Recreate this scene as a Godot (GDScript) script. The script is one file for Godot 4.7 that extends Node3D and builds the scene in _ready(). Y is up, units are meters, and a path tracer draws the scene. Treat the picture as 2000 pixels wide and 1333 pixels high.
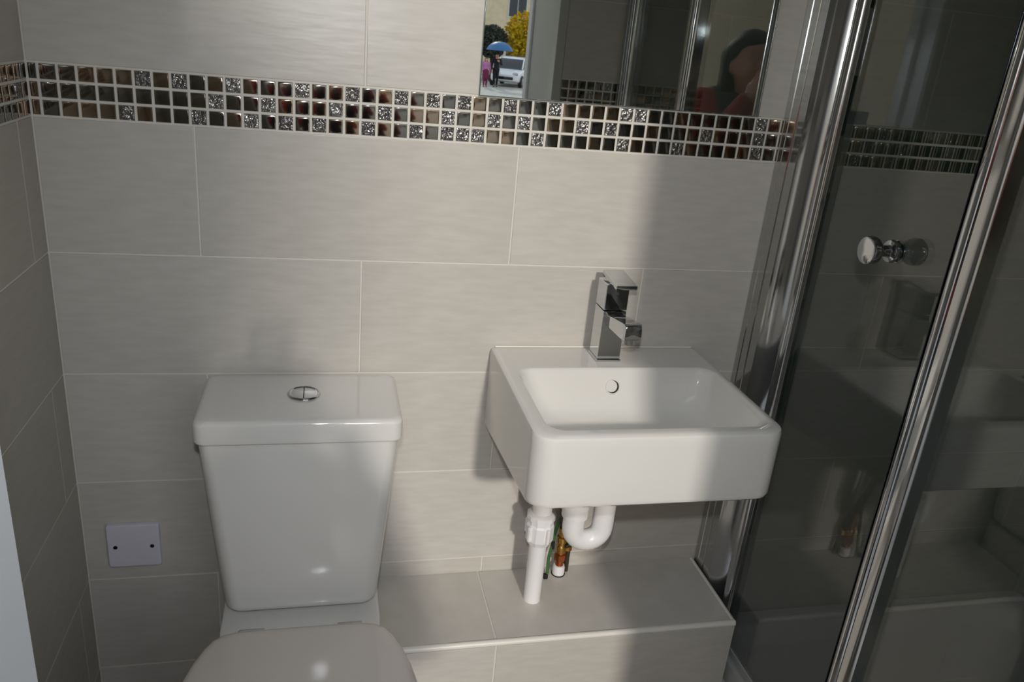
extends Node3D
# A tight tiled shower room seen from its doorway. x runs right along the back wall, y up from the floor, z out of the back wall.

const CAM := Vector3(0.408649, 1.370355, 1.287385)
const WALL_H := 2.32
const ROWS := [0.0, 0.1998, 0.3997, 0.6005, 0.8029, 1.0056, 1.2071]
const BAND_LO := 1.2071
const BAND_HI := 1.2814
const PITCH := 0.02483
const DOOR_Z := 0.9
const OUT_Z := 1.22
const GROUND := -1.05

var rng := RandomNumberGenerator.new()
var M := {}
var tile_cache := {}
var cam_basis: Basis

func _ready():
	rng.seed = 11
	# ---- camera
	var cam := Camera3D.new()
	cam.name = "camera"
	cam_basis = Basis(Vector3(0.973092, 0.088727, 0.212647), Vector3(-0.00468, 0.930306, -0.366754), Vector3(-0.230368, 0.35589, 0.905689)).orthonormalized()
	cam.transform = Transform3D(cam_basis, CAM)
	cam.fov = 46.6616
	cam.near = 0.01
	cam.far = 300.0
	add_child(cam, true)
	cam.current = true
	# ---- sky and exposure
	var we := WorldEnvironment.new()
	we.name = "environment"
	var e := Environment.new()
	e.background_mode = Environment.BG_SKY
	var sm := ProceduralSkyMaterial.new()
	sm.sky_top_color = Color(0.76, 0.80, 0.86)
	sm.sky_horizon_color = Color(0.96, 0.95, 0.93)
	sm.ground_horizon_color = Color(0.75, 0.75, 0.74)
	sm.ground_bottom_color = Color(0.5, 0.49, 0.47)
	sm.sky_energy_multiplier = 1.2
	sm.ground_energy_multiplier = 0.8
	var sky := Sky.new()
	sky.sky_material = sm
	e.sky = sky
	e.tonemap_mode = Environment.TONE_MAPPER_LINEAR
	e.tonemap_exposure = 1.0
	e.sdfgi_enabled = true
	e.ssao_enabled = true
	e.ssil_enabled = true
	we.environment = e
	add_child(we, true)
	# ---- low hazy sun that shines in through the doorway
	var sun := DirectionalLight3D.new()
	sun.name = "sun"
	var az := deg_to_rad(2.3)
	var el := deg_to_rad(25.0)
	var from := Vector3(sin(az) * cos(el), sin(el), cos(az) * cos(el))
	sun.basis = Basis.looking_at(-from, Vector3.UP)
	sun.light_color = Color(1.0, 0.972, 0.932)
	sun.light_energy = 0.52
	sun.light_angular_distance = 2.8
	sun.shadow_enabled = true
	add_child(sun, true)

	materials()
	build_walls()
	build_floor_ceiling()
	build_doorway()
	build_bench()
	build_mirror()
	build_toilet()
	build_basin()
	build_tap()
	build_pipes()
	build_plate()
	build_shower()
	build_photographer()
	build_outside()

# ------------------------------------------------------------------ materials
func noise_tex(freq: float, seed_: int, octaves: int, ramp: Array, size := 512, normal := false, strength := 4.0) -> NoiseTexture2D:
	var n := FastNoiseLite.new()
	n.noise_type = FastNoiseLite.TYPE_SIMPLEX_SMOOTH
	n.frequency = freq
	n.seed = seed_
	n.fractal_octaves = octaves
	var t := NoiseTexture2D.new()
	t.width = size
	t.height = size
	t.seamless = true
	t.noise = n
	if normal:
		t.as_normal_map = true
		t.bump_strength = strength
	elif ramp.size():
		var g := Gradient.new()
		g.offsets = PackedFloat32Array([0.0, 1.0])
		g.colors = PackedColorArray([ramp[0], ramp[1]])
		t.color_ramp = g
	return t

func mat(c: Color, rough: float, metal := 0.0, spec := 0.5) -> StandardMaterial3D:
	var m := StandardMaterial3D.new()
	m.albedo_color = c
	m.roughness = rough
	m.metallic = metal
	m.metallic_specular = spec
	return m

func tri(m: StandardMaterial3D, scale: Vector3) -> StandardMaterial3D:
	m.uv1_triplanar = true
	m.uv1_world_triplanar = true
	m.uv1_scale = scale
	return m

func materials():
	var streak := noise_tex(0.02, 3, 4, [Color(0.95, 0.95, 0.945), Color(1, 1, 1)])
	var relief := noise_tex(0.012, 9, 3, [], 512)
	var tones := [Color(0.795, 0.777, 0.748), Color(0.805, 0.787, 0.76), Color(0.787, 0.768, 0.738)]
	for i in 3:
		var m := tri(mat(tones[i], 0.34, 0.0, 0.5), Vector3(1.3, 7.0, 1.3))
		m.albedo_texture = streak
		m.uv1_offset = Vector3(0.31 * i, 0.17 * i, 0.43 * i)
		m.heightmap_enabled = true
		m.heightmap_texture = relief
		m.heightmap_scale = 0.025
		M["tile%d" % i] = m
	for i in 2:  # left wall copies of the tile, the shade there put into the colour
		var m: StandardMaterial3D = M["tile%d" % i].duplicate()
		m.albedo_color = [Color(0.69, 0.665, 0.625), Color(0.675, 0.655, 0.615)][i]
		M["shade_tile%d" % i] = m
	M.grout = mat(Color(0.85, 0.835, 0.80), 0.85)
	# dark mirrored glass mosaic in a few tones, and the crackled silver pieces among it
	var glass := [Color(0.62, 0.565, 0.50), Color(0.52, 0.51, 0.485), Color(0.63, 0.56, 0.485), Color(0.49, 0.49, 0.47)]
	for i in 4:
		M["mosaic%d" % i] = mat(glass[i], 0.09, 1.0, 0.5)
	var crackle := noise_tex(0.022, 21, 3, [], 512, true, 10.0)
	for i in 2:
		var m := tri(mat([Color(0.66, 0.65, 0.64), Color(0.56, 0.55, 0.545)][i], 0.14, 0.9), Vector3(9, 9, 9))
		m.uv1_offset = Vector3(0.4 * i, 0.23 * i, 0.1)
		m.normal_enabled = true
		m.normal_texture = crackle
		m.normal_scale = 1.6
		M["crackle%d" % i] = m
	M.ceramic = mat(Color(0.87, 0.86, 0.84), 0.045, 0.0, 0.5)
	M.seat = mat(Color(0.86, 0.825, 0.79), 0.06, 0.0, 0.5)
	M.chrome = mat(Color(0.80, 0.81, 0.82), 0.07, 1.0)
	M.chrome_bar = mat(Color(0.76, 0.77, 0.785), 0.14, 1.0)
	M.chrome_soft = mat(Color(0.72, 0.73, 0.74), 0.16, 1.0)
	M.aluminium = mat(Color(0.74, 0.745, 0.74), 0.13, 1.0)
	M.aluminium_dull = mat(Color(0.78, 0.775, 0.75), 0.3, 0.8)
	M.plastic = mat(Color(0.93, 0.925, 0.925), 0.32, 0.0, 0.5)
	M.plate = mat(Color(0.83, 0.82, 0.86), 0.35)
	M.trim = mat(Color(0.90, 0.885, 0.85), 0.3)
	M.black = mat(Color(0.05, 0.05, 0.05), 0.5)
	M.rubber = mat(Color(0.09, 0.09, 0.085), 0.6)
	M.brass = mat(Color(0.72, 0.55, 0.28), 0.25, 0.9)
	M.copper = mat(Color(0.72, 0.40, 0.25), 0.28, 0.9)
	M.braid = mat(Color(0.30, 0.27, 0.22), 0.4, 0.6)
	M.wire = mat(Color(0.25, 0.42, 0.25), 0.45)
	M.mirror = mat(Color(0.86, 0.88, 0.87), 0.012, 1.0)
	M.mirror_edge = mat(Color(0.35, 0.45, 0.42), 0.1, 0.0, 0.6)
	M.paint = tri(mat(Color(0.90, 0.90, 0.885), 0.7), Vector3(1.5, 1.5, 1.5))
	M.paint.albedo_texture = noise_tex(0.02, 5, 3, [Color(0.95, 0.95, 0.95), Color(1, 1, 1)], 256)
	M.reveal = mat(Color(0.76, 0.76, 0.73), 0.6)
	M.frame = mat(Color(0.88, 0.895, 0.915), 0.35)
	M.acrylic = mat(Color(0.90, 0.90, 0.89), 0.18)
	M.floor = tri(mat(Color(0.50, 0.47, 0.43), 0.4), Vector3(3, 3, 3))
	M.floor.albedo_texture = noise_tex(0.02, 8, 4, [Color(0.85, 0.85, 0.85), Color(1, 1, 1)], 256)
	M.glass = mat(Color(0.09, 0.19, 0.145, 0.26), 0.0)
	M.glass.transparency = BaseMaterial3D.TRANSPARENCY_ALPHA
	M.glass_edge = mat(Color(0.20, 0.42, 0.36), 0.1)
	M.seal = mat(Color(0.62, 0.63, 0.62), 0.4)
	M.concrete = tri(mat(Color(0.78, 0.765, 0.73), 0.9), Vector3(0.4, 0.4, 0.4))
	M.concrete.albedo_texture = noise_tex(0.03, 15, 4, [Color(0.8, 0.8, 0.79), Color(1, 1, 1)], 256)
	M.skin = mat(Color(0.82, 0.62, 0.52), 0.55)
	M.hair = mat(Color(0.10, 0.075, 0.06), 0.5)
	M.red = mat(Color(0.62, 0.09, 0.07), 0.75)
	M.red.rim_enabled = true
	M.red.rim = 0.3
	M.vest = mat(Color(0.13, 0.12, 0.15), 0.7)
	M.denim = mat(Color(0.16, 0.19, 0.27), 0.85)
	M.shoe = mat(Color(0.07, 0.065, 0.06), 0.6)
	M.eye = mat(Color(0.92, 0.91, 0.9), 0.2)
	M.iris = mat(Color(0.16, 0.10, 0.06), 0.2)
	M.lip = mat(Color(0.66, 0.38, 0.35), 0.5)

# ------------------------------------------------------------------ mesh helpers
func mesh_of(tris: PackedVector3Array, angle := 38.0, flat_open := false) -> ArrayMesh:
	# tris: any winding, outside decided by the signed volume; corner normals blend only across edges gentler than `angle`
	var n := tris.size() / 3
	var v := tris.duplicate()
	if not flat_open:
		var vol := 0.0
		for i in n:
			vol += v[3 * i].dot(v[3 * i + 1].cross(v[3 * i + 2]))
		if vol > 0.0:
			for i in n:
				var t := v[3 * i + 1]
				v[3 * i + 1] = v[3 * i + 2]
				v[3 * i + 2] = t
	var fn := PackedVector3Array()
	fn.resize(n)
	var around := {}
	for i in n:
		fn[i] = (v[3 * i + 2] - v[3 * i]).cross(v[3 * i + 1] - v[3 * i])
		for k in 3:
			var key := Vector3i((v[3 * i + k] * 20000.0).round())
			if not around.has(key):
				around[key] = PackedInt32Array()
			around[key].append(i)
	var norms := PackedVector3Array()
	norms.resize(3 * n)
	var lim := cos(deg_to_rad(angle))
	for i in n:
		var me := fn[i].normalized()
		for k in 3:
			var sum := Vector3.ZERO
			for j in around[Vector3i((v[3 * i + k] * 20000.0).round())]:
				if fn[j].normalized().dot(me) >= lim:
					sum += fn[j]
			norms[3 * i + k] = sum.normalized() if sum.length() > 1e-14 else me
	var a := []
	a.resize(Mesh.ARRAY_MAX)
	a[Mesh.ARRAY_VERTEX] = v
	a[Mesh.ARRAY_NORMAL] = norms
	var m := ArrayMesh.new()
	m.add_surface_from_arrays(Mesh.PRIMITIVE_TRIANGLES, a)
	return m

func loft(rings: Array, caps := true, closed := false) -> PackedVector3Array:
	var out := PackedVector3Array()
	var n: int = rings[0].size()
	var last := rings.size() if closed else rings.size() - 1
	for r in last:
		var a: PackedVector3Array = rings[r]
		var b: PackedVector3Array = rings[(r + 1) % rings.size()]
		for i in n:
			var j := (i + 1) % n
			out.append_array([a[i], a[j], b[j], a[i], b[j], b[i]])
	if caps and not closed:
		out.append_array(cap(rings[0], true))
		out.append_array(cap(rings[-1], false))
	return out

func cap(r: PackedVector3Array, rev: bool) -> PackedVector3Array:
	var c := Vector3.ZERO
	for p in r:
		c += p
	c /= r.size()
	var out := PackedVector3Array()
	for i in r.size():
		var j := (i + 1) % r.size()
		out.append_array([c, r[j], r[i]] if rev else [c, r[i], r[j]])
	return out

func rrect(w: float, h: float, r: float, n := 4) -> PackedVector2Array:
	var out := PackedVector2Array()
	r = minf(r, minf(w, h) * 0.499)
	for q in 4:
		var c := Vector2([1, -1, -1, 1][q] * (w / 2 - r), [1, 1, -1, -1][q] * (h / 2 - r))
		for k in n + 1:
			var a := PI / 2 * (q + float(k) / n)
			out.append(c + Vector2(cos(a), sin(a)) * r)
	return out

func ring_y(p: PackedVector2Array, y: float, c := Vector2.ZERO) -> PackedVector3Array:
	var out := PackedVector3Array()
	for q in p:
		out.append(Vector3(c.x + q.x, y, c.y + q.y))
	return out

func bx(lo: Vector3, hi: Vector3, b := 0.002, n := 2) -> PackedVector3Array:
	# a box with rounded edges
	var s := hi - lo
	var c := (hi + lo) / 2
	b = minf(b, minf(s.x, minf(s.y, s.z)) * 0.49)
	var rings := []
	for k in n + 1:
		var a := PI / 2 * k / n
		rings.append(ring_y(rrect(s.x - 2 * b * (1 - sin(a)), s.z - 2 * b * (1 - sin(a)), b * maxf(sin(a), 0.05), n), lo.y + b * (1 - cos(a)), Vector2(c.x, c.z)))
	for k in n + 1:
		var a := PI / 2 * k / n
		rings.append(ring_y(rrect(s.x - 2 * b * (1 - cos(a)), s.z - 2 * b * (1 - cos(a)), b * maxf(cos(a), 0.05), n), hi.y - b * (1 - sin(a)), Vector2(c.x, c.z)))
	return loft(rings)

func plain_box(lo: Vector3, hi: Vector3) -> PackedVector3Array:
	var r := []
	for y in [lo.y, hi.y]:
		r.append(PackedVector3Array([Vector3(lo.x, y, lo.z), Vector3(hi.x, y, lo.z), Vector3(hi.x, y, hi.z), Vector3(lo.x, y, hi.z)]))
	return loft(r)

func lathe(profile: Array, n := 28) -> PackedVector3Array:
	# profile of Vector2(radius, height) round the y axis
	var rings := []
	for p in profile:
		var r := PackedVector3Array()
		for i in n:
			var a := TAU * i / n
			r.append(Vector3(cos(a) * maxf(p.x, 1e-4), p.y, sin(a) * maxf(p.x, 1e-4)))
		rings.append(r)
	return loft(rings)

func moved(t: PackedVector3Array, x: Transform3D) -> PackedVector3Array:
	return x * t

func tube(path: Array, radii, n := 16) -> PackedVector3Array:
	var rings := []
	var prev := Vector3.ZERO
	for i in path.size():
		var d: Vector3 = (path[mini(i + 1, path.size() - 1)] - path[maxi(i - 1, 0)]).normalized()
		var u := prev
		if i == 0:
			u = d.cross(Vector3.UP if absf(d.y) < 0.9 else Vector3.RIGHT).normalized()
		u = (u - d * u.dot(d)).normalized()
		prev = u
		var w := d.cross(u)
		var r: float = radii[i] if radii is Array else radii
		var ring := PackedVector3Array()
		for k in n:
			var a := TAU * k / n
			ring.append(path[i] + (u * cos(a) + w * sin(a)) * r)
		rings.append(ring)
	return loft(rings)

func smooth_path(pts: Array, per := 8) -> Array:
	var c := Curve3D.new()
	for i in pts.size():
		var t: Vector3 = (pts[mini(i + 1, pts.size() - 1)] - pts[maxi(i - 1, 0)]) / 6.0
		c.add_point(pts[i], -t, t)
	var out := []
	var steps := per * (pts.size() - 1)
	for i in steps + 1:
		out.append(c.samplef(float(i) / per))
	return out

func extrude(poly: PackedVector2Array, y0: float, y1: float) -> PackedVector3Array:
	# an outline in (x, z) drawn up along y
	var out := loft([ring_y(poly, y0), ring_y(poly, y1)], false)
	var idx := Geometry2D.triangulate_polygon(poly)
	var ccw := not Geometry2D.is_polygon_clockwise(poly)
	for i in range(0, idx.size(), 3):
		var a := poly[idx[i]]
		var b := poly[idx[i + 1]]
		var c := poly[idx[i + 2]]
		if ((b - a).cross(c - a) > 0) != ccw:
			var t := b
			b = c
			c = t
		out.append_array([Vector3(a.x, y0, a.y), Vector3(c.x, y0, c.y), Vector3(b.x, y0, b.y)])
		out.append_array([Vector3(a.x, y1, a.y), Vector3(b.x, y1, b.y), Vector3(c.x, y1, c.y)])
	return out

func obj(called: String, m, material: Material, parent: Node = self, angle := 38.0) -> MeshInstance3D:
	var o := MeshInstance3D.new()
	o.name = numbered(called, parent)
	o.mesh = m if m is Mesh else mesh_of(m, angle)
	o.material_override = material
	parent.add_child(o, true)
	return o

var used := {}
func numbered(called: String, parent: Node) -> String:
	var key := str(parent.get_instance_id()) + called
	var n: int = used.get(key, 0)
	used[key] = n + 1
	return called if n == 0 else "%s_%03d" % [called, n]

func thing(called: String, label: String, category: String, at := Vector3.ZERO, group := "") -> Node3D:
	var o := Node3D.new()
	o.name = numbered(called, self)
	add_child(o, true)
	o.position = at
	tag(o, label, category, group)
	return o

func tag(o: Node, label: String, category: String, group := ""):
	o.set_meta("label", label)
	o.set_meta("category", category)
	if group:
		o.set_meta("group", group)

func struct(called: String, label := "", category := "") -> Node3D:
	var o := Node3D.new()
	o.name = called
	add_child(o, true)
	o.set_meta("kind", "structure")
	if label:
		o.set_meta("label", label)
		o.set_meta("category", category)
	return o

# ------------------------------------------------------------------ tiled walls
func tile_mesh(w: float, h: float, t: float, c: float) -> ArrayMesh:
	var key := Vector4i(roundi(w * 1e5), roundi(h * 1e5), roundi(t * 1e5), roundi(c * 1e5))
	if tile_cache.has(key):
		return tile_cache[key]
	var rings := []
	for s in [[0.0, -t], [0.0, -c], [c * 0.4, -c * 0.25], [c * 1.3, 0.0]]:
		var x: float = w / 2 - s[0]
		var y: float = h / 2 - s[0]
		rings.append(PackedVector3Array([Vector3(x, y, s[1]), Vector3(-x, y, s[1]), Vector3(-x, -y, s[1]), Vector3(x, -y, s[1])]))
	tile_cache[key] = mesh_of(loft(rings), 30.0)
	return tile_cache[key]

func put_tile(parent: Node3D, u0: float, u1: float, y0: float, y1: float, gap := 0.0028, shade_tile := false):
	# a tile on the local wall plane z = 0, u to the right
	if u1 - u0 < 0.012 or y1 - y0 < 0.008:
		return
	var o := obj("tile", tile_mesh(u1 - u0 - gap, y1 - y0 - gap, 0.007, 0.0012), M["shade_tile%d" % rng.randi_range(0, 1)] if shade_tile else M["tile%d" % rng.randi_range(0, 2)], parent)
	o.position = Vector3((u0 + u1) / 2, (y0 + y1) / 2, rng.randf_range(-0.0002, 0.0002))

const TOP := "DDDDDDCDCDDCDDDCDDCDDCDCDCDDCDDCDDDDCCDDDDDDDDCDDDCDDDDDCDDDD"
const MID := "DDDDDDDDDDCDDCDDDCDDCDDDCDDCDCDDDCDCDDDDDDCDDDCDDDDCDDDDDDCDD"
const LOW := "DDDDDCDDDCDDCDCDCDDCDDCDCCCDDDCDDDDDCDDDCDDDDDCDDCDDDDCDDDDDD"

func put_mosaic(parent: Node3D, u0: float, u1: float, first: float, known := false, skip := Vector2.ZERO):
	var h := (BAND_HI - BAND_LO) / 3.0
	var k := 0
	var x := first
	while x < u1:
		var a := maxf(x, u0)
		var b := minf(x + PITCH, u1)
		if b - a > 0.006 and not (a > skip.x and b < skip.y):
			for r in 3:
				var key: String = [LOW, MID, TOP][r]
				var crackled := key[k] == "C" if known and k < key.length() else rng.randf() < 0.15
				var o := obj("mosaic_tile", tile_mesh(b - a - 0.0036, h - 0.0036, 0.006, 0.0020), M["crackle%d" % rng.randi_range(0, 1)] if crackled else M["mosaic%d" % rng.randi_range(0, 3)], parent)
				o.position = Vector3((a + b) / 2, BAND_LO + h * (r + 0.5), 0.0012)
				o.rotation = Vector3(rng.randf_range(-0.012, 0.012), rng.randf_range(-0.012, 0.012), 0)
		x += PITCH
		k += 1

func rows() -> Array:
	var out := []
	for i in 6:
		out.append([ROWS[i], ROWS[i + 1], i % 2])
	var y := BAND_HI
	var i := 0
	while y < WALL_H - 0.001:
		out.append([y, minf(y + 0.2015, WALL_H), 0 if i % 2 == 0 else 1])
		y += 0.2015
		i += 1
	return out

func tiled(parent: Node3D, u0: float, u1: float, odd: float, even: float, lo := 0.0, shade_tile := false):
	# running bond: rows with flag 1 joint at `odd`, the others at `even`
	for r in rows():
		if r[1] <= lo:
			continue
		var j: float = odd if r[2] == 1 else even
		while j > u0:
			j -= 0.5
		while j < u1:
			put_tile(parent, maxf(j, u0), minf(j + 0.5, u1), maxf(r[0], lo), r[1], 0.0028, shade_tile)
			j += 0.5

func build_walls():
	# back wall
	var w := struct("wall_back", "back wall of pale stone-effect tiles with a dark mosaic band", "wall")
	obj("grout_bed", plain_box(Vector3(-0.12, 0, -0.13), Vector3(2.2, WALL_H, -0.0013)), M.grout, w)
	tiled(w, 0.0, 2.078, 0.2174, 0.4674)
	put_mosaic(w, 0.0, 2.078, -0.0108, true, Vector2(1.24, 1.27))
	# left wall: local z points to +x, local x to -z
	w = struct("wall_left", "left wall of the same pale tiles, coloured darker for its shade, with mosaic band", "wall")
	w.rotation.y = PI / 2
	obj("grout_bed", plain_box(Vector3(-1.01, 0, -0.12), Vector3(0.0, WALL_H, -0.0013)), M.grout, w)
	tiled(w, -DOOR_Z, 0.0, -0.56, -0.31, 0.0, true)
	put_mosaic(w, -0.40, 0.0, -0.40)
	# shower end wall: local z points to -x, local x to +z
	w = struct("wall_right", "dim tiled end wall of the shower behind the glass", "wall")
	w.position = Vector3(2.078, 0, 0)
	w.rotation.y = -PI / 2
	obj("grout_bed", plain_box(Vector3(0, 0, -0.12), Vector3(OUT_Z, WALL_H, -0.0013)), M.grout, w)
	tiled(w, 0.0, DOOR_Z, 0.25, 0.5)
	# wall with the doorway: local z points to -z, local x to -x
	w = struct("wall_front", "thick tiled wall beside the doorway seen in the mirror", "wall")
	w.position = Vector3(0, 0, DOOR_Z)
	w.rotation.y = PI
	obj("masonry", plain_box(Vector3(-2.2, GROUND, -(OUT_Z - DOOR_Z)), Vector3(-1.03, WALL_H, -0.0013)), M.paint, w)
	obj("masonry", plain_box(Vector3(-0.232, GROUND, -0.11), Vector3(0.12, WALL_H, -0.0013)), M.paint, w)
	obj("lintel", plain_box(Vector3(-1.03, 2.06, -(OUT_Z - DOOR_Z)), Vector3(-0.232, WALL_H, -0.0013)), M.paint, w)
	tiled(w, -2.078, -1.03, -1.25, -1.5)
	tiled(w, -0.232, 0.0, -0.1, 0.4)
	put_mosaic(w, -1.45, -1.03, -1.45)

func build_floor_ceiling():
	var f := struct("floor", "floor of the shower room", "floor")
	obj("slab", plain_box(Vector3(-0.12, -0.16, -0.12), Vector3(2.2, -0.004, OUT_Z)), M.grout, f)
	for i in 7:
		for k in 3:
			var o := obj("floor_tile", tile_mesh(0.327, 0.327, 0.008, 0.0012), M.floor, f)
			o.position = Vector3(0.16 + 0.33 * i, 0.0, 0.16 + 0.33 * k)
			o.rotation.x = -PI / 2
	var c := struct("ceiling", "white painted ceiling", "ceiling")
	obj("ceiling_board", plain_box(Vector3(-0.12, WALL_H, -0.13), Vector3(2.2, WALL_H + 0.15, OUT_Z)), M.paint, c)

func build_doorway():
	var d := struct("door_1", "white painted door lining round the open doorway", "doorway")
	for s in [[0.232, 0.253], [1.0045, 1.03]]:
		obj("jamb", bx(Vector3(s[0], 0.0, DOOR_Z - 0.004), Vector3(s[1], 2.04, (1.014 if s[0] < 0.5 else OUT_Z + 0.004)), 0.003), M.frame if s[0] < 0.5 else M.reveal, d)
	obj("head", bx(Vector3(0.232, 2.04, DOOR_Z - 0.004), Vector3(1.03, 2.06, OUT_Z + 0.004), 0.003), M.frame, d)
	for s in [[0.2525, 0.262, 0.965], [0.996, 1.005, 1.165]]:
		obj("stop", bx(Vector3(s[0], 0.0, s[2]), Vector3(s[1], 2.04, s[2] + 0.04), 0.003), M.frame, d)
	for s in [[0.18, 0.248, 1.015], [1.01, 1.08, OUT_Z + 0.005]]:
		obj("architrave", bx(Vector3(s[0], 0.0, s[2]), Vector3(s[1], 2.04, s[2] + 0.015), 0.004), M.frame, d)
	obj("threshold", bx(Vector3(0.2535, -0.003, 0.92), Vector3(1.004, 0.012, 1.01), 0.004), M.aluminium_dull, d)

# ------------------------------------------------------------------ boxed-in ledge
func build_bench():
	var w := struct("trim_1", "low tiled boxed-in ledge running under the basin", "ledge")
	var top := 0.367
	var x0 := 0.506
	var x1 := 1.180
	var zf := 0.203
	obj("boarding", plain_box(Vector3(x0, 0.0, 0.0005), Vector3(x1 - 0.001, top - 0.0015, zf - 0.0015)), M.grout, w)
	var xs := [x0, 0.7095, x1]
	for i in 2:
		var a: float = xs[i]
		var b: float = xs[i + 1]
		var t := obj("tile", tile_mesh(b - a - 0.003, zf - 0.012, 0.007, 0.0012), M["tile%d" % i], w)
		t.rotation.x = -PI / 2
		t.position = Vector3((a + b) / 2, top, zf / 2 - 0.003)
		for r in [[0.0, 0.158], [0.158, top - 0.008]]:
			var s := obj("tile", tile_mesh(b - a - 0.003, r[1] - r[0] - 0.003, 0.007, 0.0012), M["tile%d" % (1 - i)], w)
			s.position = Vector3((a + b) / 2, (r[0] + r[1]) / 2, zf)
	for r in [[0.0, 0.158], [0.158, top - 0.008]]:
		var s := obj("tile", tile_mesh(zf - 0.012, r[1] - r[0] - 0.003, 0.007, 0.0012), M.tile2, w)
		s.rotation.y = PI / 2
		s.position = Vector3(x1 + 0.0005, (r[0] + r[1]) / 2, zf / 2 - 0.003)
	# white quadrant bead along the edges of the ledge
	obj("edge_bead", tube([Vector3(x0, top - 0.0045, zf - 0.0045), Vector3(x1 - 0.002, top - 0.0045, zf - 0.0045)], 0.0062, 12), M.trim, w)
	obj("edge_bead", tube([Vector3(x1 - 0.0045, top - 0.0045, 0.002), Vector3(x1 - 0.0045, top - 0.0045, zf - 0.004)], 0.0058, 12), M.trim, w)

func build_mirror():
	var t := thing("mirror", "frameless wall mirror above the mosaic band, reflecting the open doorway", "mirror", Vector3(0.888, 1.2814, 0.0))
	obj("glass_back", bx(Vector3(-0.2445, 0.0008, 0.0012), Vector3(0.2445, 0.655, 0.0052), 0.0006, 1), M.mirror_edge, t)
	obj("reflecting_face", bx(Vector3(-0.2438, 0.0016, 0.0046), Vector3(0.2438, 0.6542, 0.0062), 0.0005, 1), M.mirror, t)

# ------------------------------------------------------------------ toilet
func build_toilet():
	var cx := 0.3735
	var t := thing("toilet", "white close-coupled toilet with closed lid left of the basin", "toilet", Vector3(cx, 0, 0))
	# cistern body, tapering downwards, all edges rounded
	var rings := []
	var y0 := 0.434
	var y1 := 0.772
	for k in 5:
		var a := PI / 2 * k / 4.0
		rings.append(ring_y(rrect(0.252 - 0.034 * (1 - sin(a)), 0.158 - 0.034 * (1 - sin(a)), 0.020 + 0.006 * sin(a), 6), y0 + 0.017 * (1 - cos(a)), Vector2(0, 0.085)))
	for k in range(1, 9):
		var f := k / 8.0
		rings.append(ring_y(rrect(0.252 + 0.052 * f, 0.158 + 0.016 * f, 0.026 - 0.006 * f, 6), lerpf(y0 + 0.017, y1, f), Vector2(0, 0.085 + 0.004 * f)))
	var cist := obj("cistern", loft(rings), M.ceramic, t)
	# cistern lid
	rings = []
	var c := Vector2(0, 0.0955)
	for s in [[0.006, 0.766], [0.0015, 0.7675], [0.0, 0.771], [0.0, 0.796], [0.0006, 0.799], [0.0022, 0.802], [0.005, 0.8042], [0.0085, 0.8052], [0.02, 0.8056], [0.06, 0.8062]]:
		rings.append(ring_y(rrect(0.311 - 2 * s[0], 0.181 - 2 * s[0], 0.016, 6), s[1], c))
	obj("cistern_lid", loft(rings), M.ceramic, t)
	var b := obj("flush_button", moved(lathe([Vector2(0.0258, 0), Vector2(0.0258, 0.0025), Vector2(0.0245, 0.0042), Vector2(0.0225, 0.0048), Vector2(0.0215, 0.0036), Vector2(0.0195, 0.0034), Vector2(0.017, 0.0046), Vector2(0.0, 0.0058)], 36), Transform3D(Basis(), Vector3(0.003, 0.8056, 0.092))), M.chrome, t)
	obj("button_split", bx(Vector3(0.0022, 0.8095, 0.073), Vector3(0.0038, 0.8119, 0.111), 0.0004, 1), M.rubber, b)
	# pan: a pedestal that swells into the bowl, on a trunk that carries the cistern on a flat deck
	var out := lid_outline()
	rings = []
	for s in [[0.085, 0.0], [0.083, 0.012], [0.092, 0.05], [0.096, 0.15], [0.082, 0.24], [0.05, 0.31], [0.025, 0.355], [0.014, 0.385], [0.013, 0.398], [0.018, 0.405]]:
		rings.append(shrunk(out, s[0], s[1], 0.0))
	obj("pan", loft(rings), M.ceramic, t)
	rings = []
	for s in [[0.03, 0.0, 0.0], [0.03, 0.26, 0.0], [0.0, 0.36, 0.0], [0.0, 0.418, 0.0], [0.002, 0.424, 0.0], [0.007, 0.427, 0.0]]:
		rings.append(ring_y(rrect(0.262 - 2 * s[0], 0.218 - 2 * s[0], 0.03, 5), s[1], Vector2(0, 0.114)))
	obj("deck", loft(rings), M.ceramic, t)
	# seat ring and lid
	rings = []
	for s in [[0.004, 0.407], [0.0, 0.410], [0.0, 0.421], [0.004, 0.4245]]:
		rings.append(shrunk(out, s[0], s[1], 0.0))
	obj("seat", loft(rings), M.seat, t)
	rings = []
	for s in [[0.004, 0.4265, 0], [0.0005, 0.4285, 0], [0.0, 0.433, 0], [0.0015, 0.4385, 0], [0.005, 0.4425, 0], [0.011, 0.4448, 0.0], [0.02, 0.4458, 0.0], [0.05, 0.4466, 0.0], [0.10, 0.4471, 0]]:
		rings.append(shrunk(out, s[0], s[1], 0.0))
	obj("seat_lid", loft(rings), M.seat, t)
	for s in [-1, 1]:
		obj("hinge", moved(lathe([Vector2(0.011, -0.02), Vector2(0.012, -0.018), Vector2(0.012, 0.018), Vector2(0.011, 0.02)], 16), Transform3D(Basis(Vector3(0, 0, 1), PI / 2), Vector3(s * 0.078, 0.431, 0.213))), M.chrome, t)

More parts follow.
